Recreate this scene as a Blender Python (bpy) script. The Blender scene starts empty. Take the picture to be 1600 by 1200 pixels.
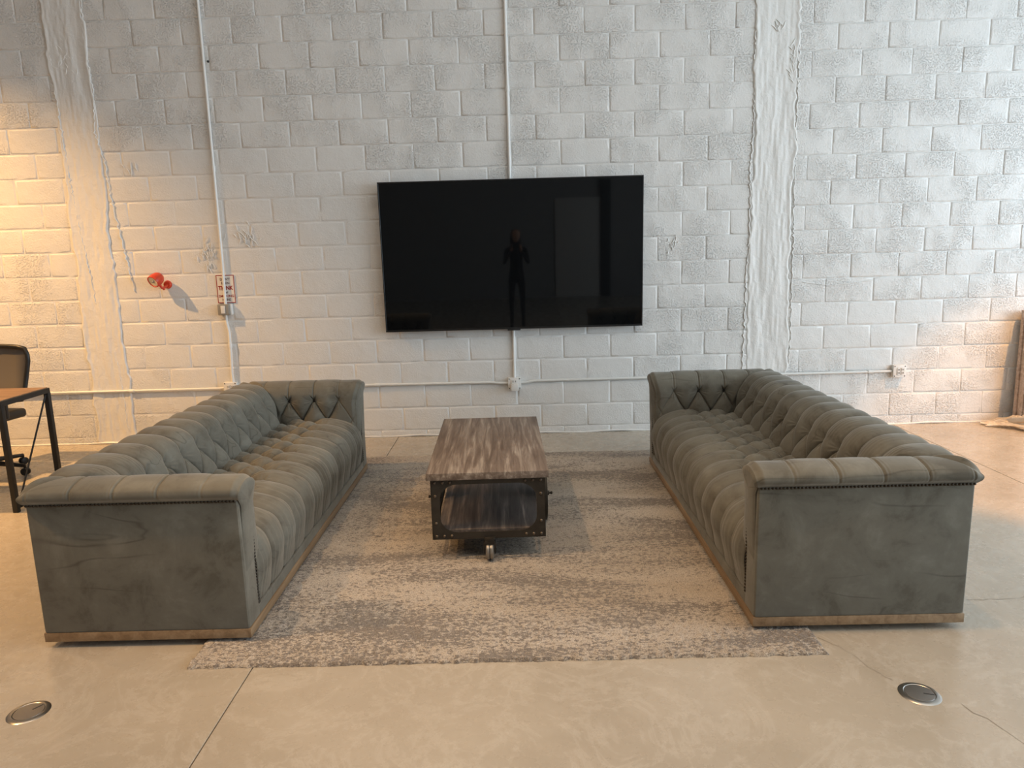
import bpy, bmesh, math, random
import numpy as np
from mathutils import Vector, Matrix

random.seed(7)
rng = np.random.default_rng(11)
S = bpy.context.scene
COL = S.collection
PI = math.pi

# ------------------------------------------------------------------ camera
F_PX = 1120.28
cam_d = bpy.data.cameras.new('camera'); cam = bpy.data.objects.new('camera', cam_d)
COL.objects.link(cam); S.camera = cam
FW = Vector((-0.00878063, 0.98383833, -0.17884363)); RT = Vector((0.99962672, 0.00400887, -0.02702512)); UP = Vector((0.02587139, 0.17901417, 0.98350628))
CP = Vector((0, -6.19685, 1.57634))
cam.matrix_world = Matrix(((RT.x, UP.x, -FW.x, CP.x), (RT.y, UP.y, -FW.y, CP.y), (RT.z, UP.z, -FW.z, CP.z), (0, 0, 0, 1)))
cam_d.sensor_fit = 'HORIZONTAL'; cam_d.sensor_width = 36; cam_d.lens = F_PX * 36 / 1600
cam_d.clip_start = .02; cam_d.clip_end = 100

# ------------------------------------------------------------------ world, light, exposure
W = bpy.data.worlds.new('world'); S.world = W; W.use_nodes = True
bg = W.node_tree.nodes['Background']; bg.inputs[0].default_value = (.80, .90, 1, 1); bg.inputs[1].default_value = 1.6
S.view_settings.view_transform = 'Standard'; S.view_settings.look = 'None'
S.view_settings.exposure = -0.13; S.view_settings.gamma = 1; S.view_settings.use_curve_mapping = False

def aim(o, loc, tgt):
    o.location = loc
    o.rotation_euler = (Vector(tgt) - Vector(loc)).to_track_quat('-Z', 'Y').to_euler()
def area(name, loc, tgt, sx, sy, power, col):
    l = bpy.data.lights.new(name, 'AREA'); l.shape = 'RECTANGLE'; l.size = sx; l.size_y = sy; l.energy = power; l.color = col
    o = bpy.data.objects.new(name, l); COL.objects.link(o); aim(o, loc, tgt); return o
def spot(name, loc, tgt, power, col, deg, blend=.5, rad=.05):
    l = bpy.data.lights.new(name, 'SPOT'); l.energy = power; l.color = col; l.spot_size = math.radians(deg); l.spot_blend = blend; l.shadow_soft_size = rad
    o = bpy.data.objects.new(name, l); COL.objects.link(o); aim(o, loc, tgt); return o
COOL = (.73, .875, 1.0); WARM = (1.0, .66, .34); NEU = (1.0, .86, .68)
area('window_light_right', (8.3, -4.2, 2.2), (0, -2.6, .9), 6.5, 3.2, 470, COOL)          # storefront glazing on the right
area('cool_fill_behind', (7.0, -11.7, 2.6), (1, 0, 1.2), 3.0, 3.0, 130, COOL)          # added cool fill far behind the camera, set clear of the television's reflection
area('overhead_fill', (0, -4.6, 4.85), (0, -4.6, 0), 9, 3.5, 105, (1, .91, .80))             # unseen overhead fill added for the overall ambient light
WARM = (1.0, .55, .20)
spot('track_spot_left', (-5.8, -1.8, 4.5), (-4.0, -.7, -.3), 1650, WARM, 78, 1, .05)
spot('track_spot_floor_left', (-4.6, -4.2, 4.7), (-3.3, -4.0, 0), 600, WARM, 84, 1, .10)
spot('track_spot_table', (-1.9, -3.7, 4.7), (.1, -3.0, 0), 300, (1, .64, .32), 52, .9, .05)
spot('track_spot_right_wall', (5.0, -1.7, 4.6), (4.2, -1.25, 0), 1150, (1, .45, .11), 43, .35, .05)
spot('track_spot_front', (.9, -3.6, 4.7), (.3, -4.8, 0), 210, WARM, 80, .9, .06)

# ------------------------------------------------------------------ helpers
def link(name, me, mat=None, parent=None):
    o = bpy.data.objects.new(name, me); COL.objects.link(o)
    if mat is not None and me is not None and not me.materials: me.materials.append(mat)
    if parent is not None: o.parent = parent
    return o
def smooth(me, ang=None):
    me.polygons.foreach_set('use_smooth', [True] * len(me.polygons))
    if ang is not None:
        try: me.set_sharp_from_angle(angle=math.radians(ang))
        except Exception: pass
def obj(name, bm, mat, parent=None, sm=35):
    bmesh.ops.recalc_face_normals(bm, faces=bm.faces[:])
    me = bpy.data.meshes.new(name); bm.to_mesh(me); bm.free()
    if sm: smooth(me, sm)
    return link(name, me, mat, parent)
def empty(name, loc=(0, 0, 0), rz=0):
    o = bpy.data.objects.new(name, None); COL.objects.link(o); o.location = loc; o.rotation_euler = (0, 0, rz); o.empty_display_size = .1
    return o
def tag(o, label=None, cat=None, group=None, kind=None):
    if label: o['label'] = label
    if cat: o['category'] = cat
    if group: o['group'] = group
    if kind: o['kind'] = kind
    return o
def add_box(bm, x0, y0, z0, x1, y1, z1, bev=0, seg=2, M=None):
    r = bmesh.ops.create_cube(bm, size=1)
    vs = r['verts']
    for v in vs:
        v.co = Vector((x0 + (v.co.x + .5) * (x1 - x0), y0 + (v.co.y + .5) * (y1 - y0), z0 + (v.co.z + .5) * (z1 - z0)))
    if bev:
        es = list({e for v in vs for e in v.link_edges})
        r2 = bmesh.ops.bevel(bm, geom=es, offset=bev, segments=seg, affect='EDGES', profile=.6)
        vs = list({v for f in r2['faces'] for v in f.verts} | {v for v in vs if v.is_valid})
    if M is not None:
        for v in vs: v.co = M @ v.co
    return vs
def box(name, a, b, mat, parent=None, bev=.003, seg=2, M=None):
    bm = bmesh.new(); add_box(bm, *a, *b, bev, seg, M); return obj(name, bm, mat, parent)
def add_tube(bm, pts, r, n=12, cap=True):
    pts = [Vector(p_) for p_ in pts]; rings = []
    rr = r if isinstance(r, (list, tuple)) else [r] * len(pts)
    prev = None
    for i, q in enumerate(pts):
        d = (pts[min(i + 1, len(pts) - 1)] - pts[max(i - 1, 0)]).normalized()
        if prev is None:
            a = d.orthogonal().normalized()
        else:
            a = (prev - d * prev.dot(d)).normalized()
        prev = a; b = d.cross(a)
        rings.append([bm.verts.new(q + (a * math.cos(2 * PI * k / n) + b * math.sin(2 * PI * k / n)) * rr[i]) for k in range(n)])
    for i in range(len(rings) - 1):
        for k in range(n):
            bm.faces.new((rings[i][k], rings[i][(k + 1) % n], rings[i + 1][(k + 1) % n], rings[i + 1][k]))
    if cap:
        bm.faces.new(rings[0][::-1]); bm.faces.new(rings[-1])
def tube(name, pts, r, mat, parent=None, n=12):
    bm = bmesh.new(); add_tube(bm, pts, r, n); return obj(name, bm, mat, parent, 50)
def add_lathe(bm, prof, n=32, M=None):
    """prof: list of (radius, height) about local z"""
    rings = []
    for (r, h) in prof:
        if r < 1e-6: rings.append([bm.verts.new((0, 0, h))])
        else: rings.append([bm.verts.new((r * math.cos(2 * PI * k / n), r * math.sin(2 * PI * k / n), h)) for k in range(n)])
    for a, b in zip(rings[:-1], rings[1:]):
        for k in range(n):
            if len(a) == 1 and len(b) == 1: continue
            if len(a) == 1: bm.faces.new((a[0], b[k], b[(k + 1) % n]))
            elif len(b) == 1: bm.faces.new((a[k], b[0], a[(k + 1) % n]))
            else: bm.faces.new((a[k], b[k], b[(k + 1) % n], a[(k + 1) % n]))
    if M is not None:
        for rg in rings:
            for v in rg: v.co = M @ v.co
def lathe(name, prof, mat, parent=None, n=32, M=None, sm=35):
    bm = bmesh.new(); add_lathe(bm, prof, n, M); return obj(name, bm, mat, parent, sm)
def add_prism(bm, poly, h0, h1, M=None):
    """poly in xy, extruded along z from h0 to h1, then M"""
    a = [bm.verts.new((x, y, h0)) for x, y in poly]; b = [bm.verts.new((x, y, h1)) for x, y in poly]
    n = len(poly)
    bm.faces.new(a[::-1]); bm.faces.new(b)
    for i in range(n): bm.faces.new((a[i], a[(i + 1) % n], b[(i + 1) % n], b[i]))
    if M is not None:
        for v in a + b: v.co = M @ v.co
def grid_me(name, P, flip=False):
    nu, nv = P.shape[:2]
    me = bpy.data.meshes.new(name)
    idx = np.arange(nu * nv).reshape(nu, nv)
    q = np.stack([idx[:-1, :-1], idx[1:, :-1], idx[1:, 1:], idx[:-1, 1:]], -1).reshape(-1, 4)
    if flip: q = q[:, ::-1]
    nf = len(q)
    me.vertices.add(nu * nv); me.vertices.foreach_set('co', P.reshape(-1).astype(np.float32))
    me.loops.add(nf * 4); me.loops.foreach_set('vertex_index', q.reshape(-1).astype(np.int32))
    me.polygons.add(nf); me.polygons.foreach_set('loop_start', np.arange(0, nf * 4, 4, dtype=np.int32))
    me.update(calc_edges=True); me.validate()
    smooth(me)
    return me
def normals(P):
    du = np.gradient(P, axis=0); dv = np.gradient(P, axis=1)
    n = np.cross(du, dv); return n / (np.linalg.norm(n, axis=-1, keepdims=True) + 1e-12)
def vnoise(x, y, seed=0):
    """smooth value noise for numpy arrays"""
    r = np.random.default_rng(seed); T = r.random((64, 64))
    xi = np.floor(x).astype(int); yi = np.floor(y).astype(int); xf = x - xi; yf = y - yi
    xf = xf * xf * (3 - 2 * xf); yf = yf * yf * (3 - 2 * yf)
    g = lambda a, b: T[a % 64, b % 64]
    return (g(xi, yi) * (1 - xf) + g(xi + 1, yi) * xf) * (1 - yf) + (g(xi, yi + 1) * (1 - xf) + g(xi + 1, yi + 1) * xf) * yf
def sstep(a, b, x):
    t = np.clip((x - a) / (b - a), 0, 1); return t * t * (3 - 2 * t)
def basis(origin, zdir, xhint=(1, 0, 0)):
    z = Vector(zdir).normalized(); x = Vector(xhint)
    if abs(z.dot(x.normalized())) > .98: x = Vector((0, 1, 0)) if abs(z.y) < .9 else Vector((1, 0, 0))
    x = (x - z * x.dot(z)).normalized(); y = z.cross(x)
    o = Vector(origin)
    return Matrix(((x.x, y.x, z.x, o.x), (x.y, y.y, z.y, o.y), (x.z, y.z, z.z, o.z), (0, 0, 0, 1)))

# ------------------------------------------------------------------ materials
def mat(name, col=(.5, .5, .5), rough=.5, metal=0, **kw):
    m = bpy.data.materials.new(name); m.use_nodes = True
    b = m.node_tree.nodes['Principled BSDF']
    b.inputs['Base Color'].default_value = (*col, 1); b.inputs['Roughness'].default_value = rough; b.inputs['Metallic'].default_value = metal
    for k, v in kw.items(): b.inputs[k].default_value = v
    return m
class N:
    def __init__(s, m): s.t = m.node_tree; s.b = s.t.nodes['Principled BSDF']; s.co = None
    def n(s, typ, **kw):
        x = s.t.nodes.new(typ)
        for k, v in kw.items():
            if hasattr(x, k) and k not in x.inputs: setattr(x, k, v)
            else: x.inputs[k].default_value = v
        return x
    def l(s, a, b): s.t.links.new(a, b)
    def coord(s, scale=(1, 1, 1), kind='Object', rot=(0, 0, 0)):
        if s.co is None: s.co = s.n('ShaderNodeTexCoord')
        mp = s.n('ShaderNodeMapping'); mp.inputs['Scale'].default_value = scale; mp.inputs['Rotation'].default_value = rot
        s.l(s.co.outputs[kind], mp.inputs[0]); return mp.outputs[0]
    def noise(s, vec, scale, detail=4, rough=.55, dist=0):
        x = s.n('ShaderNodeTexNoise'); x.inputs['Scale'].default_value = scale; x.inputs['Detail'].default_value = detail
        x.inputs['Roughness'].default_value = rough; x.inputs['Distortion'].default_value = dist; s.l(vec, x.inputs['Vector']); return x.outputs[0]
    def ramp(s, fac, stops):
        x = s.n('ShaderNodeValToRGB'); e = x.color_ramp.elements
        while len(e) < len(stops): e.new(.5)
        for i, (p, c) in enumerate(stops):
            e[i].position = p; e[i].color = (*c, 1) if len(c) == 3 else c
        s.l(fac, x.inputs[0]); return x.outputs[0]
    def mix(s, a, b, fac, mode='MIX'):
        x = s.n('ShaderNodeMix', data_type='RGBA', blend_type=mode)
        for v, i in ((fac, 0), (a, 6), (b, 7)):
            if hasattr(v, 'links') or hasattr(v, 'is_linked'): s.l(v, x.inputs[i])
            elif isinstance(v, (int, float)): x.inputs[i].default_value = v
            else: x.inputs[i].default_value = (*v, 1)
        return x.outputs[2]
    def math(s, op, a, b=None):
        x = s.n('ShaderNodeMath', operation=op)
        for v, i in ((a, 0), (b, 1)):
            if v is None: continue
            if isinstance(v, (int, float)): x.inputs[i].default_value = v
            else: s.l(v, x.inputs[i])
        return x.outputs[0]
    def bump(s, h, strength=.5, dist=.01, prev=None):
        x = s.n('ShaderNodeBump'); x.inputs['Strength'].default_value = strength; x.inputs['Distance'].default_value = dist
        s.l(h, x.inputs['Height'])
        if prev is not None: s.l(prev, x.inputs['Normal'])
        return x.outputs[0]
    def out(s, col=None, rough=None, nor=None):
        if col is not None: s.l(col, s.b.inputs['Base Color'])
        if rough is not None: s.l(rough, s.b.inputs['Roughness'])
        if nor is not None: s.l(nor, s.b.inputs['Normal'])

def wall_paint(name, pit, gloss=.42):
    m = mat(name, (.72, .715, .69), gloss); q = N(m)
    v = q.n('ShaderNodeNewGeometry').outputs['Position']
    a = q.noise(v, 55, 3, .6); b = q.noise(v, 7, 3, .5); c = q.noise(v, 140, 2, .5)
    msk = q.ramp(q.noise(v, 3.5, 2), [(.42, (.15,) * 3), (.62, (1,) * 3)])
    pits = q.ramp(q.noise(v, 85, 3, .65, .3), [(.36, (0,) * 3), (.5, (1,) * 3)])
    n1 = q.bump(b, .5, .012); n2 = q.bump(a, .35 * pit + .1, .006, n1)
    n3 = q.bump(q.math('MULTIPLY', pits, msk), .9 * pit, .005, n2)
    col = q.mix((.69, .685, .66), (.74, .735, .715), b)
    q.out(col, None, n3); return m
M_BLOCK = wall_paint('painted_block', 1.0)
M_SMOOTHBLOCK = wall_paint('thick_painted_block', .45)
M_JOINT = wall_paint('painted_joint', .3)
M_PLASTER = mat('painted_rough_concrete', (.72, .715, .69), .45); q = N(M_PLASTER)
v = q.n('ShaderNodeNewGeometry').outputs['Position']
mp = q.n('ShaderNodeMapping'); mp.inputs['Scale'].default_value = (1, 1, .12); q.l(v, mp.inputs[0])
q.out(None, None, q.bump(q.noise(v, 16, 4, .6, .4), .5, .012, q.bump(q.noise(mp.outputs[0], 60, 3), .45, .004)))
M_RIDGE = mat('thick_paint', (.76, .755, .73), .4)

M_FLOOR = mat('polished_concrete', (.5, .45, .38), .2); q = N(M_FLOOR)
v = q.n('ShaderNodeNewGeometry').outputs['Position']
a = q.noise(v, 1.3, 5, .6, .6); b = q.noise(v, 9, 5, .65); c = q.noise(v, 90, 2)
col = q.mix((.345, .295, .228), (.475, .42, .34), q.ramp(a, [(.3, (0,) * 3), (.7, (1,) * 3)]))
col = q.mix(col, (.395, .35, .285), q.math('MULTIPLY', b, .6))
vein = q.ramp(q.noise(v, 2.2, 6, .7, 1.2), [(.47, (0,) * 3), (.5, (1,) * 3), (.53, (0,) * 3)])
col = q.mix(col, (.62, .58, .51), q.math('MULTIPLY', vein, .22))
col = q.mix(col, (.33, .29, .24), q.math('MULTIPLY', q.ramp(c, [(.62, (0,) * 3), (.75, (1,) * 3)]), .35))
q.out(col, q.ramp(b, [(.3, (.20,) * 3), (.7, (.34,) * 3)]), q.bump(q.noise(v, 5, 3), .04, .01))
M_CRACK = mat('dark_hairline', (.20, .16, .12), .8)
M_JOINTD = mat('floor_joint_filler', (.27, .23, .18), .8)

M_VELVET = mat('grey_green_velvet', (.15, .145, .12), .75, 0); q = N(M_VELVET)
q.b.inputs['Sheen Weight'].default_value = .32; q.b.inputs['Sheen Roughness'].default_value = .4; q.b.inputs['Sheen Tint'].default_value = (.92, .90, .84, 1)
q.b.inputs['Specular IOR Level'].default_value = .2
oi = q.n('ShaderNodeObjectInfo')
v = q.coord((1, 1, 1)); off = q.n('ShaderNodeVectorMath', operation='ADD'); q.l(v, off.inputs[0])
sc = q.n('ShaderNodeVectorMath', operation='SCALE'); q.l(oi.outputs['Location'], sc.inputs[0]); sc.inputs['Scale'].default_value = .7; q.l(sc.outputs[0], off.inputs[1]); v = off.outputs[0]
nap = q.ramp(q.noise(v, 5.5, 6, .66, .35), [(.36, (0,) * 3), (.46, (.45,) * 3), (.55, (.6,) * 3), (.66, (1,) * 3)])
mps = q.n('ShaderNodeMapping'); mps.inputs['Rotation'].default_value = (.5, .6, .3); mps.inputs['Scale'].default_value = (.7, 4, 4); q.l(v, mps.inputs[0])
scr = q.ramp(q.noise(mps.outputs[0], 1.7, 2, .4, .1), [(.488, (0,) * 3), (.5, (1,) * 3), (.512, (0,) * 3)])
scm = q.ramp(q.noise(v, 3.1, 2), [(.46, (0,) * 3), (.6, (1,) * 3)])
fine = q.noise(v, 260, 2)
col = q.mix((.106, .095, .073), (.196, .186, .153), nap)
col = q.mix(col, (.055, .048, .036), q.math('MULTIPLY', q.math('MULTIPLY', scr, scm), .6))
col = q.mix(col, (.17, .16, .13), q.math('MULTIPLY', fine, .22))
q.out(col, None, q.bump(fine, .12, .001, q.bump(q.noise(v, 14, 3), .10, .01)))
M_BUTTON = mat('velvet_button', (.022, .02, .016), .85)
M_NAIL = mat('dark_nailheads', (.05, .04, .03), .35, .85)

def wood(name, c0, c1, c2, axis=1, sc=1.0, rough=.5, contrast=(.35, .5, .66)):
    m = mat(name, c0, rough); q = N(m)
    s = [28 * sc] * 3; s[axis] = 1.6 * sc
    v = q.coord(tuple(s)); a = q.noise(v, 1, 5, .62, .6)
    s2 = [90 * sc] * 3; s2[axis] = 3.5 * sc
    b = q.noise(q.coord(tuple(s2)), 1, 3, .6)
    col = q.ramp(a, [(contrast[0], c0), (contrast[1], c1), (contrast[2], c2)])
    col = q.mix(col, c0, q.math('MULTIPLY', q.ramp(b, [(.45, (0,) * 3), (.7, (1,) * 3)]), .5))
    q.out(col, None, q.bump(b, .2, .002)); return m
M_TOP = wood('weathered_tabletop_wood', (.115, .083, .062), (.195, .15, .118), (.37, .315, .26))
M_SHELFW = wood('dark_weathered_wood', (.06, .05, .046), (.12, .10, .09), (.26, .21, .18))
M_OAK = wood('oak_plinth', (.20, .125, .065), (.29, .19, .105), (.36, .25, .15), axis=1, sc=.8)
M_OAKX = wood('oak_plinth_end', (.20, .125, .065), (.29, .19, .105), (.36, .25, .15), axis=0, sc=.8)
M_DESKW = wood('desk_wood', (.16, .085, .04), (.25, .14, .07), (.33, .20, .11), axis=0)
M_PLY = wood('wrapped_board_wood', (.38, .28, .21), (.54, .42, .34), (.70, .60, .52), axis=0, rough=.35)
M_IRON = mat('dark_iron', (.045, .040, .033), .55, .6)
q = N(M_IRON); v = q.coord(); q.out(q.mix((.03, .027, .023), (.075, .064, .05), q.noise(v, 18, 4)), None, q.bump(q.noise(v, 60, 2), .2, .002))
M_RIVET = mat('worn_rivet', (.16, .13, .10), .4, .8)
M_CHROME = mat('caster_metal', (.30, .28, .25), .35, .6)
M_BLACK = mat('black_plastic', (.012, .012, .012), .45)
M_STEEL = mat('black_steel', (.02, .02, .02), .5, .3)
M_SCREEN = mat('tv_screen', (.004, .0045, .005), .03); M_SCREEN.node_tree.nodes['Principled BSDF'].inputs['Specular IOR Level'].default_value = .35
M_BEZEL = mat('tv_bezel', (.008, .008, .008), .35)
M_CONDUIT = mat('painted_conduit', (.72, .72, .69), .35)
M_EMT = mat('conduit_white_gloss', (.78, .78, .76), .28)
M_WHITEP = mat('white_plastic', (.74, .73, .70), .35)
M_SLOT = mat('dark_slot', (.03, .03, .03), .7)
M_GREYBOX = mat('grey_metal_box', (.34, .33, .30), .45, .4)
M_RED = mat('red_enamel', (.60, .055, .02), .35)
M_LENS = mat('cream_lamp_face', (.88, .80, .62), .3)
M_SIGN = mat('sign_white', (.78, .74, .68), .4)
M_SIGNRED = mat('sign_red', (.33, .03, .025), .5)
M_SIGNDK = mat('sign_dark', (.12, .06, .055), .5)
M_SSTEEL = mat('brushed_stainless', (.44, .42, .39), .28, 1.0)
M_SSTEEL2 = mat('brushed_cover', (.36, .34, .32), .42, 1.0)
M_CEIL = mat('ceiling_paint', (.75, .74, .71), .8)
M_GWALL = mat('plain_wall_paint', (.40, .40, .40), .7)
M_DARK = mat('dark_trim', (.03, .03, .035), .5)
M_MESH = mat('chair_mesh', (.13, .115, .10), .7)
M_SKIN = mat('skin', (.5, .3, .2), .6); M_CLOTH = mat('black_cloth', (.012, .012, .014), .8); M_HAIR = mat('dark_hair', (.015, .01, .008), .6)
M_WRAP = bpy.data.materials.new('plastic_wrap'); M_WRAP.use_nodes = True
q = N(M_WRAP); q.b.inputs['Base Color'].default_value = (.86, .78, .66, 1); q.b.inputs['Roughness'].default_value = .25
q.b.inputs['Alpha'].default_value = .62; v = q.coord((3, 3, 3)); q.out(None, None, q.bump(q.noise(v, 6, 4, .6, 1.5), .6, .02))

M_RUG = mat('distressed_rug', (.4, .35, .28), .95); q = N(M_RUG)
q.b.inputs['Sheen Weight'].default_value = .25; q.b.inputs['Specular IOR Level'].default_value = .1
vs_ = q.coord((1, 1.0, 1)); vst = q.coord((.42, 1.5, 1)); vst2 = q.coord((.5, 1.0, 1)); vcr = q.coord((1.4, .5, 1))
big = q.noise(vst, 2.1, 5, .62, .4)
spk = q.noise(vst2, 78, 3, .68, .5); spk2 = q.noise(vcr, 34, 4, .7, .5)
dens = q.ramp(big, [(.36, (0,) * 3), (.66, (1,) * 3)])
th = q.math('ADD', q.math('MULTIPLY', dens, .31), q.math('MULTIPLY', spk2, .28))
dark = q.ramp(q.math('ADD', th, spk), [(.775, (0,) * 3), (.865, (1,) * 3)])
tuft = q.noise(vs_, 230, 2, .6)
base = q.mix((.49, .41, .32), (.57, .50, .42), q.ramp(q.noise(vst, 1.3, 3), [(.4, (0,) * 3), (.6, (1,) * 3)]))
col = q.mix(base, (.17, .145, .125), q.math('MULTIPLY', dark, .9))
col = q.mix(col, (.33, .285, .235), q.math('MULTIPLY', dens, .28))
tone = q.ramp(tuft, [(.30, (.45,) * 3), (.62, (1.1,) * 3)])
col = q.mix(col, tone, 1.0, 'MULTIPLY')
q.out(col, None, q.bump(tuft, .7, .006))

# ------------------------------------------------------------------ floor, ceiling, side walls
XL, XR, YF, ZC = -9.5, 8.6, -12.0, 5.0
fl = box('floor', (XL, YF, -.15), (XR, .25, -.012), M_JOINTD, None, 0); tag(fl, kind='structure')
xs = [XL, -5.45, -1.075, 3.30, XR]; ys = [YF, -8.0, .12]
for i in range(len(xs) - 1):
    for j in range(len(ys) - 1):
        g = .0022
        box('slab', (xs[i] + g, ys[j] + g, -.08), (xs[i + 1] - g, ys[j + 1] - g, 0), M_FLOOR, fl, .0015, 1)
def crack(pts, w, seed):
    r = random.Random(seed); P = []
    for (a, b) in zip(pts[:-1], pts[1:]):
        a = Vector(a); b = Vector(b); n = max(2, int((b - a).length / .03))
        for i in range(n): P.append(a.lerp(b, i / n) + Vector((r.uniform(-1, 1), r.uniform(-1, 1))) * .006)
    P.append(Vector(pts[-1]))
    bm = bmesh.new(); L = []; R = []
    for i, p_ in enumerate(P):
        d = (P[min(i + 1, len(P) - 1)] - P[max(i - 1, 0)]).normalized(); n_ = Vector((-d.y, d.x)); ww = w * r.uniform(.4, 1.2)
        L.append(bm.verts.new((*(p_ + n_ * ww), .0009))); R.append(bm.verts.new((*(p_ - n_ * ww), .0009)))
    for i in range(len(P) - 1): bm.faces.new((L[i], R[i], R[i + 1], L[i + 1]))
    obj('hairline_crack', bm, M_CRACK, fl, None)
crack([(1.20, -3.50), (1.27, -3.60), (1.30, -3.72), (1.345, -3.80)], .0010, 1)
crack([(1.50, -3.95), (1.54, -4.03), (1.58, -4.16), (1.70, -4.3)], .0012, 2)
crack([(1.98, -3.21), (2.15, -3.21), (2.4, -3.18), (2.9, -3.2)], .0012, 3)

tag(box('ceiling', (XL, YF, ZC), (XR, .25, ZC + .15), M_CEIL, None, 0), kind='structure')
tag(box('wall_left', (XL - .2, YF, 0), (XL, .25, ZC), M_GWALL, None, 0), kind='structure')
wr = empty('wall_right', (XR, 0, 0)); tag(wr, kind='structure')
for a, b in (((0, YF, 0), (.2, -8.2, ZC)), ((0, -8.2, 3.9), (.2, -.4, ZC)), ((0, -8.2, 0), (.2, -.4, .35)), ((0, -.4, 0), (.2, .25, ZC))):
    box('wall_section', a, b, M_CEIL, wr, 0)
win = empty('window_1', (XR + .05, 0, 0)); tag(win, kind='structure')
for y in (-8.2, -5.6, -3.0, -.46): box('mullion', (0, y, .35), (.07, y + .06, 3.9), M_DARK, win, .003)
for z in (.35, 2.9, 3.84): box('rail', (0.002, -8.2, z), (.068, -.4, z + .06), M_DARK, win, .003)
wf = box('wall_front', (XL, YF - .2, 0), (XR, YF, ZC), M_GWALL); tag(wf, kind='structure')
d1 = box('door_1', (1.0, YF - .02, 0), (2.1, YF + .05, 2.4), M_CEIL); tag(d1, kind='structure')
box('door_frame', (2.1, YF - .02, 0), (2.35, YF + .09, 2.8), M_DARK, d1)

# ------------------------------------------------------------------ back wall
B = .2032
wb = box('wall_back', (XL, .0036, 0), (XR, .25, ZC), M_JOINT, None, 0); tag(wb, kind='structure')
bays = [  # x0, x1, z0, phase of even rows, phase of odd rows
    (XL, -3.72, .058, -3.975 + B, -3.975, 'l'), (-3.44, 2.00, .0566, -1.4293, -1.4293 + B, 'm'), (2.33, XR, .0769, 2.4463, 2.4463 + B, 'r')]
def proj(P):
    d = Vector(P) - CP; z = d.dot(FW); return 800 + F_PX * d.dot(RT) / z, 600 - F_PX * d.dot(UP) / z
variants = []
def block_mesh(k):
    r = random.Random(100 + k); bm = bmesh.new()
    nx, nz = 5, 3
    w, h = .2012, .0996
    def ring(inset, y, jit):
        P = []
        pts = [(-1 + 2 * i / nx, -1) for i in range(nx)] + [(1, -1 + 2 * i / nz) for i in range(nz)] + [(1 - 2 * i / nx, 1) for i in range(nx)] + [(-1, 1 - 2 * i / nz) for i in range(nz)]
        for (a, b) in pts:
            cx = .0016 if abs(a) == 1 and abs(b) == 1 else 0
            P.append(bm.verts.new((a * (w - inset - cx) + r.uniform(-1, 1) * jit, y, b * (h - inset - cx) + r.uniform(-1, 1) * jit)))
        return P
    R0 = ring(-.0005, .010, .0008); R1 = ring(.0002, .0030, .0014); R2 = ring(.0028, -.0006, .0014); R3 = ring(.016, -.0014, .003)
    for a, b in ((R0, R1), (R1, R2), (R2, R3)):
        n = len(a)
        for i in range(n): bm.faces.new((a[i], a[(i + 1) % n], b[(i + 1) % n], b[i]))
    bm.faces.new(R3)
    bmesh.ops.recalc_face_normals(bm, faces=bm.faces[:])
    me = bpy.data.meshes.new('block'); bm.to_mesh(me); bm.free(); smooth(me, 60); return me
for k in range(6):
    me = block_mesh(k); me.materials.append(M_BLOCK); me2 = me.copy(); me2.materials.clear(); me2.materials.append(M_SMOOTHBLOCK)
    variants.append((me, me2))
blocks = []
for (x0, x1, z0, pe, po, bay) in bays:
    for k in range(-1, 25):
        zc = z0 + B * (k + .5); h = B
        zb, zt = z0 + B * k, z0 + B * (k + 1)
        if zb < 0: zb = 0.002
        if zb >= ZC: continue
        zt = min(zt, ZC)
        ph = pe if k % 2 == 0 else po
        j0 = math.floor((x0 - ph) / (2 * B)) - 1; j1 = math.ceil((x1 - ph) / (2 * B)) + 1
        for j in range(j0, j1):
            a = max(x0, ph + 2 * B * j); b = min(x1, ph + 2 * B * (j + 1))
            if b - a < .03 or zt - zb < .03: continue
            cx, cz = (a + b) / 2, (zb + zt) / 2
            X, Y = proj((cx, 0, cz))
            inside = -40 < X < 1640 and -22 < Y < 700
            hidden = 610 < X < 985 and 300 < Y < 495
            hidden = hidden or (420 < X < 560 and Y > 625) or (1030 < X < 1200 and Y > 612)
            # how proud the block stands of the painted joints: thick paint fills them lower left
            f = 1.0
            if bay == 'l': f = .18 if cz < 2.5 else .7
            elif bay == 'm':
                f = .95
                if cz < 2.55: f = .34 if cx < -1.2 else (.5 if cz < 1.0 else .64)
                if cz < 2.0 and cx < -1.2: f = .18
                if cx > 1.1: f = .8
            else: f = .9 if cz > 1.0 else .55
            blocks.append((cx, cz, b - a, zt - zb, f * random.uniform(.75, 1.2), bay, inside and not hidden, abs(X - 800) / 900 + abs(Y - 300) / 700))
sel = sorted([i for i, t in enumerate(blocks) if t[6]], key=lambda i: blocks[i][7])[:300]
selset = set(sel); rest = []
for i, (cx, cz, w, h, f, bay, vis, _) in enumerate(blocks):
    v = variants[random.randrange(6)][1 if (f < .6) else 0]
    yy = .0046 * (1 - f)
    Mx = Matrix.Translation((cx, yy, cz)) @ Matrix.Rotation(random.uniform(-.0025, .0025), 4, 'Y') @ Matrix.Rotation(random.uniform(-.004, .004), 4, 'Z') @ Matrix.Diagonal((w / (2 * B), 1, h / B, 1))
    if i in selset:
        o = link('block', v, None, wb); o.matrix_local = Mx
    else: rest.append((v, Mx))
bm = bmesh.new()
for v, Mx in rest:
    n0 = len(bm.verts); bm.from_mesh(v); bm.verts.ensure_lookup_table()
    for k in range(n0, len(bm.verts)): bm.verts[k].co = Mx @ bm.verts[k].co
for f_ in bm.faces: f_.material_index = 0
me = bpy.data.meshes.new('outlying_blocks'); bm.to_mesh(me); bm.free(); smooth(me, 60)
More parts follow.
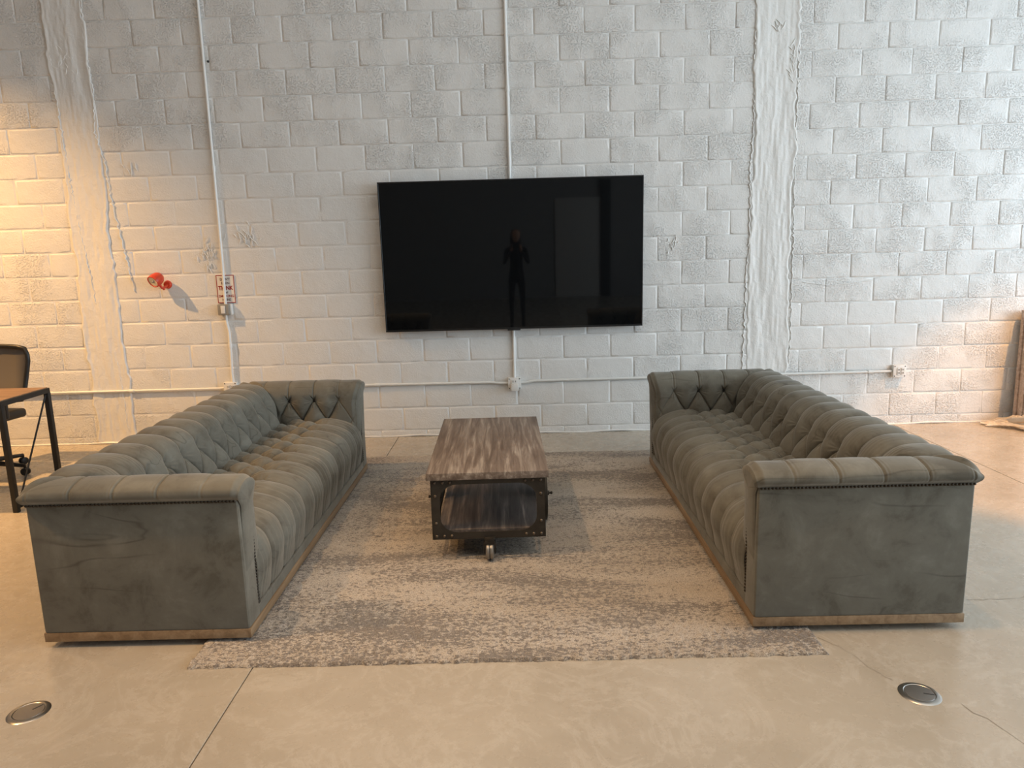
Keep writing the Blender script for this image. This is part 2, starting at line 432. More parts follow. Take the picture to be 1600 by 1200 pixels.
tag(link('outlying_blocks', me, M_BLOCK, wb), kind='stuff')

# tie columns of rough painted concrete between the bays
def column(x0, x1, seed):
    nu, nv = 46, 700
    U, V = np.meshgrid(np.linspace(0, 1, nu), np.linspace(0, ZC, nv), indexing='ij')
    el = (vnoise(V * 5, V * 0, seed) - .5) * .035 + (vnoise(V * 22, V * 0, seed + 1) - .5) * .018
    er = (vnoise(V * 5, V * 0 + 9, seed + 2) - .5) * .035 + (vnoise(V * 22, V * 0 + 3, seed + 3) - .5) * .018
    X = (x0 + el) * (1 - U) + (x1 + er) * U
    Y = -.0045 + (vnoise(X * 14, V * 2.2, seed + 5) - .5) * .010 + (vnoise(X * 50, V * 9, seed + 6) - .5) * .005
    e = np.minimum(U, 1 - U); Y = Y - .004 * np.exp(-((e - .05) / .03) ** 2)
    Y = np.where(e < .015, .012, Y)
    o = link('concrete_column', grid_me('concrete_column', np.stack([X, Y, V], -1)), M_PLASTER, wb)
column(-3.76, -3.42, 3); column(1.985, 2.345, 21)
# ragged runs of thick paint along the cracks
def ridge(pts, w, hgt, seed, name='paint_ridge'):
    r = random.Random(seed); P = []
    for a, b in zip(pts[:-1], pts[1:]):
        a = Vector((a[0], a[1])); b = Vector((b[0], b[1])); n = max(2, int((b - a).length / .018))
        for i in range(n): P.append(a.lerp(b, i / n) + Vector((r.uniform(-1, 1) * .009, 0)))
    P.append(Vector(pts[-1]))
    rr = [w * r.uniform(.35, 1.2) for _ in P]
    bm = bmesh.new(); add_tube(bm, [(p_.x, -hgt, p_.y) for p_ in P], rr, 6)
    obj(name, bm, M_RIDGE, wb, 60)
ridge([(-3.43, 3.7), (-3.44, 3.3), (-3.42, 2.9), (-3.45, 2.65), (-3.40, 2.45), (-3.38, 2.1), (-3.33, 1.75), (-3.28, 1.35)], .006, .005, 5)
ridge([(-3.73, 3.6), (-3.74, 3.1), (-3.72, 2.6), (-3.70, 2.1), (-3.66, 1.7), (-3.62, 1.25)], .005, .004, 6)
ridge([(1.99, 3.7), (1.985, 3.1), (1.99, 2.6), (1.975, 2.2), (1.985, 1.7), (1.97, 1.3), (1.965, .9), (1.95, .48)], .006, .005, 7)
ridge([(2.335, 3.7), (2.34, 3.0), (2.345, 2.4), (2.35, 1.9), (2.36, 1.3), (2.365, .8), (2.35, .5)], .005, .005, 8)
ridge([(-3.50, .75), (-3.49, .5), (-3.48, .12)], .004, .003, 9)
ridge([(2.45, 1.27), (2.7, 1.235), (2.95, 1.26), (3.05, 1.27)], .004, .003, 19)
def splat(cx, cz, w, h, seed, n=26):
    r = random.Random(seed); bm = bmesh.new()
    for i in range(n):
        x = cx + r.gauss(0, w); z = cz + r.gauss(0, h); L = r.uniform(.012, .04); a = r.uniform(.8, 2.3)
        add_tube(bm, [(x - L * math.cos(a), -.004, z - L * math.sin(a)), (x, -.006, z), (x + L * math.cos(a + .3), -.004, z + L * math.sin(a + .3))], [.0015, .0045, .0015], 5)
    obj('paint_splatter', bm, M_RIDGE, wb, 60)
splat(-2.62, 1.62, .035, .06, 1); splat(-2.27, 1.79, .05, .05, 2); splat(2.30, 3.06, .02, .08, 3); splat(-3.62, 3.2, .05, .09, 4, 16); splat(2.17, 3.33, .03, .02, 5, 8)
splat(-3.2, 2.36, .04, .02, 6, 8); splat(1.35, 1.62, .03, .04, 7, 10)
# ragged mortar skirt along the floor
tube('mortar_fillet', [(x, -.003, .006 + .006 * math.sin(x * 9) * math.sin(x * 2.3)) for x in np.linspace(-6, 6, 240)], [.006 + .005 * random.random() for _ in range(240)], M_JOINT, wb, 6)

# ------------------------------------------------------------------ television
tilt = math.radians(1.15)
tv = empty('television', (-.024, -.085, 1.562)); tv.rotation_euler = (tilt, 0, 0)
tag(tv, 'large black flat television hung on the white block wall', 'television')
TW, TH = 1.096, .620
box('back_housing', (-TW + .01, -.006, -TH + .01), (TW - .01, .030, TH - .01), M_BEZEL, tv, .006)
bm = bmesh.new()
for a, b in (((-TW, -.012, TH - .010), (TW, .004, TH)), ((-TW, -.012, -TH), (TW, .004, -TH + .016)), ((-TW, -.012, -TH + .016), (-TW + .009, .004, TH - .010)), ((TW - .009, -.012, -TH + .016), (TW, .004, TH - .010))):
    add_box(bm, *a, *b, .0015, 1)
obj('bezel', bm, M_BEZEL, tv)
box('screen', (-TW + .008, -.009, -TH + .015), (TW - .008, -.005, TH - .009), M_SCREEN, tv, 0)
box('sensor_bar', (-.055, -.013, -TH - .012), (.055, .004, -TH + .002), M_BLACK, tv, .003)
box('wall_bracket', (-.25, .030, -.2), (.25, .075, .2), M_STEEL, tv, .003)

# ------------------------------------------------------------------ conduits and boxes
def conduit(name, pts, r, label, straps=(), m=M_CONDUIT):
    c0 = Vector(pts[0]); e = empty(name, tuple(c0)); tag(e, label, 'conduit')
    tube('pipe', [Vector(p_) - c0 for p_ in pts], r, m, e, 14)
    for s in straps:
        s = Vector(s[:3]); hor = abs(pts[0][0] - pts[-1][0]) > abs(pts[0][2] - pts[-1][2])
        d = Vector((.022, 0, 0)) if hor else Vector((0, 0, .022))
        tube('coupling', [s - c0 - d, s - c0 + d], r * 1.35, m, e, 14)
    return e
y0 = -.016
conduit('wall_conduit', [(-2.480, y0, 4.98), (-2.484, y0, 3.6), (-2.487, y0, 2.6), (-2.492, y0, 1.6), (-2.497, y0 - .006, 1.215)], .0115,
        'vertical white conduit crossing the front of the small sign, left of television', [(-2.488, y0, 2.34)], M_EMT)
conduit('wall_conduit', [(-2.503, y0 - .006, 1.125), (-2.505, y0, 1.06), (-2.492, y0, .98), (-2.494, y0, .80), (-2.502, y0, .62), (-2.500, y0, .535)], .0115,
        'short bent conduit running down from the grey switch box', [(-2.493, y0, .86)], M_EMT)
conduit('wall_conduit', [(-.031, -.013, 4.98), (-.029, -.013, 3.6), (-.025, -.013, 2.0), (-.028, -.013, 1.2), (-.032, -.013, .508)], .0125,
        'long vertical white conduit running behind the television', [(-.027, -.013, 2.9)], M_EMT)
conduit('wall_conduit', [(-6.5, y0, .476), (-4.0, y0, .478), (-2.62, y0, .480), (-2.575, y0, .485)], .011, 'horizontal painted conduit running left behind the desk to the left outlet', [(-3.4, y0, .478)])
conduit('wall_conduit', [(-2.455, y0, .48), (-1.2, y0, .476), (-.24, y0, .473), (-.17, y0, .465), (-.085, y0, .463)], .011, 'horizontal painted conduit between left outlet and middle outlet', [(-1.238, y0, .476)])
conduit('wall_conduit', [(.022, y0, .463), (.08, y0, .466), (.14, y0, .478), (1.0, y0, .478), (2.5, y0, .479), (3.255, y0, .480)], .011, 'horizontal painted conduit from middle outlet to the right outlet', [(3.07, y0, .480)])
def outlet(name, c, w, h, label, extra=None):
    e = empty(name, c); tag(e, label, 'outlet')
    box('back_box', (-w, -.035, -h), (w, .004, h), M_CONDUIT, e, .004)
    box('cover_plate', (-w * 1.02, -.043, -h * 1.02), (w * 1.02, -.034, h * 1.02), M_WHITEP, e, .004)
    for sx in (-1, 1):
        for sz in (-1, 1): lathe('screw', [(0, .004), (.004, .003), (.005, 0)], M_SLOT, e, 8, basis((sx * w * .82, -.043, sz * h * .82), (0, -1, 0)))
    if extra == 'duplex':
        for sx in (-.42, .22):
            box('receptacle', (w * sx - w * .02, -.048, -h * .62), (w * (sx + .42), -.042, h * .62), M_WHITEP, e, .006)
            for sz in (-.4, .15):
                for dx in (.08, .28): box('slot', (w * (sx + dx), -.0495, h * sz), (w * (sx + dx) + .003, -.0478, h * (sz + .26)), M_SLOT, e, 0)
    if extra == 'plug':
        box('receptacle', (-w * .5, -.050, 0), (w * .5, -.042, h * .75), M_WHITEP, e, .003)
        for dx in (-.25, .15): box('slot', (w * dx, -.0515, h * .25), (w * dx + .004, -.0495, h * .55), M_SLOT, e, 0)
        box('plug_adapter', (-w * .55, -.095, -h * 1.15), (w * .62, -.042, h * .02), M_WHITEP, e, .006)
    return e
outlet('wall_outlet', (-.033, 0, .461), .055, .050, 'white outlet box with a plug adapter, below the television', 'plug')
outlet('wall_outlet', (-2.520, 0, .485), .056, .050, 'white outlet box at the foot of the bent conduit, behind left sofa', 'duplex')
outlet('wall_outlet', (3.312, 0, .482), .054, .052, 'white outlet box at the far right end of the conduit', 'duplex')
# switch box
sb = empty('switch_box', (-2.500, 0, 1.170)); tag(sb, 'grey metal switch box with white rocker, just below the sign', 'switch')
box('box_body', (-.058, -.050, -.047), (.040, .003, .047), M_GREYBOX, sb, .005)
box('face_plate', (-.056, -.056, -.044), (.038, -.049, .044), M_GREYBOX, sb, .003)
box('rocker', (-.028, -.062, -.032), (.008, -.054, .034), M_WHITEP, sb, .003)
box('side_flange', (.040, -.034, -.046), (.056, .003, .046), M_EMT, sb, .004)
# sign
sg = empty('warning_sign', (-2.489, -.003, 1.344)); sg.rotation_euler = (0, .004, 0)
tag(sg, "small white sign with red border reading DON'T EVEN THINK OF SMOKING HERE", 'sign')
box('sign_plate', (-.077, -.0015, -.119), (.077, .0015, .119), M_SIGN, sg, 0)
bm = bmesh.new()
for a, b in (((-.077, -.0025, .113), (.077, -.0014, .119)), ((-.077, -.0025, -.119), (.077, -.0014, -.113)), ((-.077, -.0025, -.113), (-.071, -.0014, .113)), ((.071, -.0025, -.113), (.077, -.0014, .113))): add_box(bm, *a, *b)
obj('sign_border', bm, M_SIGNRED, sg)
def lettering(txt, zc, hgt, wid, m, parent, y=-.0024, bold=0):
    cu = bpy.data.curves.new('lettering', 'FONT'); cu.body = txt; cu.size = 1; cu.align_x = 'CENTER'; cu.extrude = .002; cu.offset = bold
    o = bpy.data.objects.new('tmp', cu); COL.objects.link(o)
    dg = bpy.context.evaluated_depsgraph_get(); me = bpy.data.meshes.new_from_object(o.evaluated_get(dg))
    bpy.data.objects.remove(o)
    n = len(me.vertices); c = np.empty(n * 3, np.float32); me.vertices.foreach_get('co', c); c = c.reshape(-1, 3)
    mn, mx = c.min(0), c.max(0)
    d = np.empty_like(c)
    d[:, 0] = (c[:, 0] - (mn[0] + mx[0]) / 2) / (mx[0] - mn[0]) * wid
    d[:, 2] = (c[:, 1] - (mn[1] + mx[1]) / 2) / (mx[1] - mn[1]) * hgt + zc
    d[:, 1] = y + (c[:, 2] * .1)
    me.vertices.foreach_set('co', d.reshape(-1)); me.update(); me.materials.clear()
    return link('lettering', me, m, parent)
lettering("DON'T", .083, .022, .086, M_SIGNDK, sg, bold=.02)
lettering('EVEN', .050, .020, .070, M_SIGNDK, sg, bold=.02)
lettering('THINK', .009, .036, .128, M_SIGNRED, sg, bold=.035)
lettering('OF', -.031, .018, .036, M_SIGNDK, sg, bold=.02)
lettering('SMOKING', -.060, .021, .130, M_SIGNRED, sg, bold=.02)
lettering('HERE', -.091, .020, .072, M_SIGNDK, sg, bold=.02)
# anchor screw by the left conduit
tag(lathe('anchor_screw', [(0, .006), (.008, .004), (.010, 0)], M_SLOT, None, 10, basis((-2.455, 0, 3.18), (0, -1, 0))), 'dark screw head in wall beside the top of the left conduit', 'screw')

# red wall lamp
rl = empty('wall_spotlight', (-2.985, 0, 1.395)); tag(rl, 'small red bell-shaped spotlight on the wall, left of the sign', 'lamp')
lathe('mount_plate', [(0, .022), (.026, .020), (.034, .008), (.036, 0)], M_RED, rl, 24, basis((0, 0, 0), (0, -1, 0)))
tube('bracket_arm', [(0, -.01, 0), (0, -.045, -.020), (-.018, -.075, -.024), (-.030, -.085, .006)], .011, M_RED, rl, 10)
hd = (-.36, -.80, -.50)
Mh = basis((-.048, -.085, .052), hd, (0, 0, 1))
lathe('lamp_head', [(0, -.056), (.018, -.054), (.036, -.044), (.049, -.024), (.055, .005), (.056, .034), (.053, .050), (.048, .051), (.046, .040)], M_RED, rl, 32, Mh)
lathe('lamp_face', [(0, .040), (.026, .043), (.042, .046), (.048, .044), (.048, .036)], M_LENS, rl, 32, Mh)
lathe('bulb', [(0, .054), (.007, .053), (.011, .048), (.012, .040)], M_GREYBOX, rl, 16, Mh)
lathe('knob', [(0, .014), (.010, .012), (.012, 0)], M_RED, rl, 14, basis((-.010, -.06, -.030), (.3, -.3, -1)))

# ------------------------------------------------------------------ floor boxes
def floor_box(x, y, rz, label):
    e = empty('floor_box', (x, y, 0), rz); tag(e, label, 'floor box', 'round steel floor boxes')
    lathe('trim_ring', [(.050, .0032), (.052, .0045), (.060, .0040), (.066, .0022), (.0695, .0002), (.0695, -.002)], M_SSTEEL, e, 56)
    lathe('lid', [(0, .0042), (.045, .0042), (.0485, .0038), (.0495, .0020)], M_SSTEEL2, e, 56)
    box('cable_slot', (.012, -.0028, .0038), (.047, .0028, .0050), M_SLOT, e, .0008)
floor_box(1.396, -3.883, -.30, 'round brushed steel floor outlet in front of the right sofa')
floor_box(-1.791, -3.877, .95, 'round brushed steel floor outlet in front of the left sofa')

# ------------------------------------------------------------------ rug
RX0, RX1, RY0, RY1 = -1.338, 1.184, -3.625, -.672
nx, ny = 430, 500
U, V = np.meshgrid(np.linspace(0, 1, nx), np.linspace(0, 1, ny), indexing='ij')
X = RX0 + (RX1 - RX0) * U; Y = RY0 + (RY1 - RY0) * V
e = np.minimum(np.minimum(X - RX0, RX1 - X), np.minimum(Y - RY0, RY1 - Y))
Z = .013 + (rng.random(X.shape) - .5) * .0045 + (vnoise(X * 30, Y * 30, 4) - .5) * .003
Z = np.where(e < .0001, .0005, Z * np.clip(.55 + e / .012, 0, 1))
edge = np.exp(-e / .02)
X = X + (rng.random(X.shape) - .5) * .004 + edge * (vnoise(Y * 40, Y * 3, 5) - .5) * .010
Y = Y + (rng.random(X.shape) - .5) * .004 + edge * (vnoise(X * 40, X * 3, 6) - .5) * .010
rug = link('area_rug', grid_me('area_rug', np.stack([X, Y, Z], -1)), M_RUG)
tag(rug, 'large distressed beige and taupe rug lying under the table between both sofas', 'rug')

# ------------------------------------------------------------------ tufted sofa
SD, SL, PIT = .865, 2.405, .177
zk = [.30, .38, .455, .52, .58, .628, .664, .687, .693, .683, .664, .645, .630]
bk = [.345, .318, .296, .272, .246, .218, .180, .125, .070, .010, -.016, -.014, .000]
ak = [.192, .187, .185, .183, .180, .174, .155, .115, .068, .012, -.013, -.012, .000]
def crom(K, n):
    K = np.array(K, float); t = np.linspace(0, len(K) - 1, n); i = np.clip(t.astype(int), 0, len(K) - 2); f = t - i
    g = lambda j: K[np.clip(j, 0, len(K) - 1)]
    p0, p1, p2, p3 = g(i - 1), g(i), g(i + 1), g(i + 2)
    return .5 * (2 * p1 + (p2 - p0) * f + (2 * p0 - 5 * p1 + 4 * p2 - p3) * f * f + (-p0 + 3 * p1 - 3 * p2 + p3) * f ** 3)
NT = 170
ZT, BT, AT = crom(zk, NT), crom(bk, NT), crom(ak, NT)
arc = np.concatenate([[0], np.cumsum(np.hypot(np.diff(ZT), np.diff(BT)))])
i_lo = int(np.argmin(np.abs(ZT[:100] - .445))); i_hi = int(np.argmin(np.abs(ZT[:100] - .588)))
VLO, VHI = arc[i_lo], arc[i_hi]; VB = VHI - VLO
def tuft(u, v, u0, v0, b, qtop, H=.026, crease=.012, fan=-1, seed=0, flat=.15, pexp=.38):
    """height over a diamond tufted surface; u along, v across; buttons at rows q=0..qtop; q=qtop has p integer"""
    p = (u - u0) / PIT; q = (v - v0) / b
    s = p - (q - qtop) / 2; t = p + (q - qtop) / 2
    slit = lambda d, w_: np.exp(-(d / w_) ** 2)
    wob = .05 * (vnoise(u * 9, v * 9, seed) - .5)
    D = np.abs(np.sin(PI * (s + wob))) * np.abs(np.sin(PI * (t - wob)))
    hd_ = H * (D + 1e-6) ** .55 - .013 * slit(np.minimum(np.abs(np.sin(PI * (s + wob))), np.abs(np.sin(PI * (t - wob)))), .085)
    pl = np.abs(np.sin(PI * (p + .02 * np.sin(v * 30))))
    hp = H * (flat + (1 - flat) * (pl + 1e-6) ** pexp) - .012 * (1 - flat) * slit(pl, .085)
    w = sstep(qtop - .02, qtop + .35, q)
    h = hd_ * (1 - w) + hp * w
    # secondary soft folds fanning from the buttons
    kq = np.round(q); pm = np.where((kq - qtop) % 2 == 0, np.round(p), np.round(p - .5) + .5)
    du = (p - pm) * PIT; dv = (q - kq) * b; r = np.hypot(du, dv) + 1e-6
    ok = (kq <= qtop)
    th = np.arctan2(dv, du)
    rn = vnoise(pm * 3.7 + 50, kq * 5.1 + 50, seed + 2)
    fanm = np.clip(.35 + .65 * np.sin(th) * fan, 0, 1)
    wr = .0042 * np.sin(th * 15 + rn * 9) * np.exp(-((r - .030) / .026) ** 2) * fanm
    h = h + wr * ok - crease * np.exp(-(r / .016) ** 2) * ok
    return h
def sofa_proto():
    root = empty('tufted_sofa', (0, 0, 0))
    # --- hard parts
    box('plinth', (0, .002, .028), (SD + .003, SL - .002, .068), M_OAK, root, .0025)
    box('side_panel', (.002, .002, .066), (SD, .130, .650), M_VELVET, root, .014, 3)
    box('side_panel', (.002, SL - .130, .066), (SD, SL - .002, .650), M_VELVET, root, .014, 3)
    box('back_panel', (.001, .05, .0665), (.15, SL - .05, .650), M_VELVET, root, .010, 3)
    box('apron', (.14, .11, .067), (SD - .002, SL - .11, .112), M_VELVET, root, .006, 2)
    for (x, y) in ((.10, .14), (.10, SL - .14), (.74, .14), (.74, SL - .14), (.10, SL / 2), (.74, SL / 2)):
        box('foot', (x - .035, y - .035, 0 if x < .5 else .006), (x + .035, y + .035, .030), M_BLACK, root, .003)
    # --- back cushion with rolled top
    nu = 820
    uu = np.linspace(0, 1, nu)[:, None]
    y_a = AT[None, :]; Yb = y_a + (SL - 2 * y_a) * uu
    P = np.stack([np.broadcast_to(BT[None, :], Yb.shape), Yb, np.broadcast_to(ZT[None, :], Yb.shape)], -1)
    n = normals(P); n = n * np.sign(n[nu // 2, 20, 0])      # towards the front on the face
    Vv = np.broadcast_to(arc[None, :], Yb.shape)
    dist = np.minimum(Yb - y_a, SL - y_a - Yb)
    fade = sstep(0, .045, dist)
    end = 1 - sstep(arc[-1] - .10, arc[-1] - .015, Vv)
    h = tuft(Yb, Vv, SL / 2, VLO, VB, 1, .045, .016, -1, 3, .10, .46)
    h = np.where(Vv > VHI + .10, h * (1 - .3 * sstep(VHI + .10, VHI + .2, Vv)), h)
    gath = .0009 * np.sin(Yb * 2 * PI / .021 + 3 * vnoise(Yb * 12, Vv * 3, 9)) * sstep(VHI, VHI + .05, Vv) * (1 - sstep(VHI + .12, VHI + .2, Vv)) * vnoise(Yb * 7, Vv * 0, 12)
    P = P + n * ((h + gath) * fade * (.12 + .88 * end))[..., None]
    link('back_cushion', grid_me('back_cushion', P), M_VELVET, root)
    # --- arm cushions
    for side in (0, 1):
        nu = 260
        uu = np.linspace(0, 1, nu)[:, None]
        xb = BT[None, :]; xe = SD + .016 * np.clip((ZT - .62) / .05, 0, 1)[None, :] - .012 * np.clip((.62 - ZT) / .05, 0, 1)[None, :]
        xe = np.where(np.arange(NT)[None, :] > NT - 8, SD + .004, xe)
        Xa = xb + (xe - xb) * uu
        Ya = np.broadcast_to(AT[None, :], Xa.shape)
        P = np.stack([Xa, Ya, np.broadcast_to(ZT[None, :], Xa.shape)], -1)
        n = normals(P); n = n * np.sign(n[nu // 2, 20, 1])
        Vv = np.broadcast_to(arc[None, :], Xa.shape)
        h = tuft(Xa, Vv, .555 + PIT * 0, VLO, VB, 1, .025, .012, -1, 30, .66, .22)
        h = h + .0012 * np.sin(Xa * 2 * PI / .016) * np.exp(-((((Xa - .555) / PIT + .5) % 1 - .5) * PIT / .022) ** 2) * sstep(VHI, VHI + .05, Vv)
        fade = sstep(0, .045, Xa - xb) * (1 - .8 * sstep(-.03, 0, Xa - xe))
        outer = sstep(arc[-1] * .55, arc[-1] * .72, Vv); keep = (1 - .75 * sstep(SD - .19, SD - .10, Xa)) * (1 - .0 * outer)
        end = 1 - sstep(arc[-1] - .05, arc[-1] - .01, Vv)
        pm = np.round((Xa - .555) / PIT); inr = ((pm > -1.5) & (pm < 1.5))
        hh = np.where(inr | (Vv < VHI), h, .0218)
        hh = h * keep + .017 * (1 - keep)
        P = P + n * (hh * fade * end)[..., None]
        # gathered front corner: roll swells a little
        if side: P[..., 1] = SL - P[..., 1]
        me = grid_me('arm_cushion', P, flip=bool(side))
        o = link('arm_cushion', me, M_VELVET, root)
        # front cap of the arm
        ring = P[-1].copy(); ring = np.vstack([ring, [[SD + .004, ring[0, 1] * 0 + (SL if side else 0) + (-.02 if side else .02), .60]], [[SD - .004, (SL - .02 if side else .02), .30]]])
        c = ring.mean(0); c[1] = (SL - .09) if side else .09; c[2] = .60
        bm = bmesh.new(); prev = None
        for k, (s_, dx) in enumerate(((1, 0), (.93, .006), (.78, .009), (.4, .010), (0.02, .010))):
            R_ = [bm.verts.new((p_[0] * s_ + c[0] * (1 - s_) + dx, p_[1] * s_ + c[1] * (1 - s_), p_[2] * s_ + c[2] * (1 - s_))) for p_ in ring]
            if prev:
                for i in range(len(R_)): bm.faces.new((prev[i], prev[(i + 1) % len(R_)], R_[(i + 1) % len(R_)], R_[i]))
            prev = R_
        bm.faces.new(prev)
        obj('arm_front_cap', bm, M_VELVET, root, 70)
        # welt down the inner front edge
    # --- seat
    sx = [.27, .33, .40, .50, .60, .68, .745, .790, .820, .836, .846, .850, .850, .848, .840]
    sz = [.385, .402, .412, .418, .418, .414, .404, .386, .360, .325, .285, .235, .185, .140, .108]
    ns = 250; SX, SZ = crom(sx, ns), crom(sz, ns)
    sarc = np.concatenate([[0], np.cumsum(np.hypot(np.diff(SX), np.diff(SZ)))])
    nu = 860; ysa = np.linspace(.131, SL - .131, nu)[:, None]
    Ys = np.broadcast_to(ysa, (nu, ns)); P = np.stack([np.broadcast_to(SX, Ys.shape), Ys, np.broadcast_to(SZ, Ys.shape)], -1)
    n = normals(P); n = n * np.sign(n[nu // 2, 80, 2])
    Vv = np.broadcast_to(sarc, Ys.shape)
    b = .098; v0 = .075
    h = tuft(Ys, Vv, SL / 2, v0, b, 3, .052, .014, 1, 5, .05, .55)
    # pleats of the front wall: one main crease per pitch plus fine gathers that fade upwards
    fr = sstep(v0 + 3.2 * b, v0 + 4.6 * b, Vv)
    ph = np.abs(((Ys - SL / 2) / PIT) % 1 - .5) * 2          # 1 at the crease
    g = vnoise(Ys * 6, Vv * 0 + 2, 17)
    phs = ((Ys - SL / 2) / PIT + .5) % 1 - .5                 # -.5 .. .5, 0 at the crease
    amp = np.exp(-((phs - .16) / .17) ** 2) + .25
    fine = np.sin(Ys * 2 * PI / .031 + 5.5 * vnoise(Ys * 5, Vv * 2.2, 18) + 2 * Vv) * .0026 * amp * (.25 + 1.2 * g)
    # long wandering folds across the top, parallel to the depth of the seat
    topm = (1 - fr) * sstep(.03, .08, Vv)
    fold = (np.abs(np.sin(PI * (Ys / .052 + 1.6 * vnoise(Ys * 7, Vv * 9, 24)))) ** .5 - .7) * .0085 * vnoise(Ys * 9, Vv * 7, 25) * topm
    h = h + fold
    bot = 1 - .72 * sstep(sarc[-1] - .20, sarc[-1] - .02, Vv)
    h = h * (1 - .35 * fr) + .010 * fr + fine * fr
    h = h * np.where(Vv > sarc[-1] - .20, bot, 1) * np.minimum(1, .25 + Vv / .05)
    P = P + n * h[..., None]
    link('seat_cushion', grid_me('seat_cushion', P), M_VELVET, root)
    # welts
    tube('seat_welt', [(SD - .008, y, .112) for y in np.linspace(.12, SL - .12, 60)], .006, M_VELVET, root, 8)
    # --- buttons
    bb = bmesh.new(); add_lathe(bb, [(0, .004), (.005, .0035), (.0085, .001), (.009, -.002)], 12)
    bme = bpy.data.meshes.new('button'); bb.to_mesh(bme); bb.free(); smooth(bme); bme.materials.append(M_BUTTON)
    def button(pos, nrm):
        o = link('button', bme, None, root); o.matrix_local = basis(pos, nrm, (0, 1, .1))
    def back_n(i): d = Vector((BT[i + 1] - BT[i - 1], 0, ZT[i + 1] - ZT[i - 1])); return Vector((d.z, 0, -d.x)).normalized()
    for k in range(-5, 6): nn = back_n(i_hi); button(Vector((BT[i_hi], SL / 2 + k * PIT, ZT[i_hi])) - nn * .009, nn)
    for k in range(-6, 6): nn = back_n(i_lo); button(Vector((BT[i_lo], SL / 2 + (k + .5) * PIT, ZT[i_lo])) - nn * .009, nn)
    for side, sg_ in ((0, 1), (1, -1)):
        for k in (-1, 0, 1): button((.555 + k * PIT, AT[i_hi] - .008 if not side else SL - AT[i_hi] + .008, ZT[i_hi]), (0, sg_, .1))
        for k in (-2, -1, 0, 1): button((.555 + (k + .5) * PIT + (.03 if k == -2 else 0), AT[i_lo] - .008 if not side else SL - AT[i_lo] + .008, ZT[i_lo]), (0, sg_, .1))
    for r_ in range(4):
        i = int(np.argmin(np.abs(sarc - (v0 + r_ * b)))); d = Vector((SX[i + 1] - SX[i - 1], 0, SZ[i + 1] - SZ[i - 1])); nn = Vector((-d.z, 0, d.x)).normalized()
        for k in range(-6, 7):
            y = SL / 2 + (k + (.5 if (3 - r_) % 2 else 0)) * PIT
            if .22 < y < SL - .22: button(Vector((SX[i], y, SZ[i])) - nn * .011, nn)
    # --- nailhead trim
    bm = bmesh.new()
    def nail(p_, d):
        add_lathe(bm, [(0, .0055), (.0045, .004), (.0066, 0)], 7, basis(p_, d))
    st = .0148; zn = .626
    for x in np.arange(.008, SD - .005, st): nail((x, .001, zn), (0, -1, 0)); nail((x, SL - .001, zn), (0, 1, 0))
    for y in np.arange(.01, SL - .005, st): nail((0, y, zn), (-1, 0, 0))
    for z in np.arange(.13, .60, st): nail((SD + .0005, .122, z), (1, 0, 0)); nail((SD + .0005, SL - .122, z), (1, 0, 0))
    tag(obj('nailhead_trim', bm, M_NAIL, root, 60), kind='stuff')
    return root
sofa = sofa_proto()
sofa.location = (-2.008, -3.447, 0); sofa.rotation_euler = (0, 0, 0)
tag(sofa, 'long grey-green velvet tufted sofa left of the table, facing right', 'sofa', 'pair of facing velvet sofas')
def copy_tree(o, parent=None):
    c = o.copy(); COL.objects.link(c); c.parent = parent
    for ch in list(o.children):
        d = ch.copy(); COL.objects.link(d); d.parent = c
    return c
s2 = copy_tree(sofa); s2.location = (1.826, -1.050, 0); s2.rotation_euler = (0, 0, math.radians(180 - .3))
s2['label'] = 'long grey-green velvet tufted sofa right of the table, facing left'

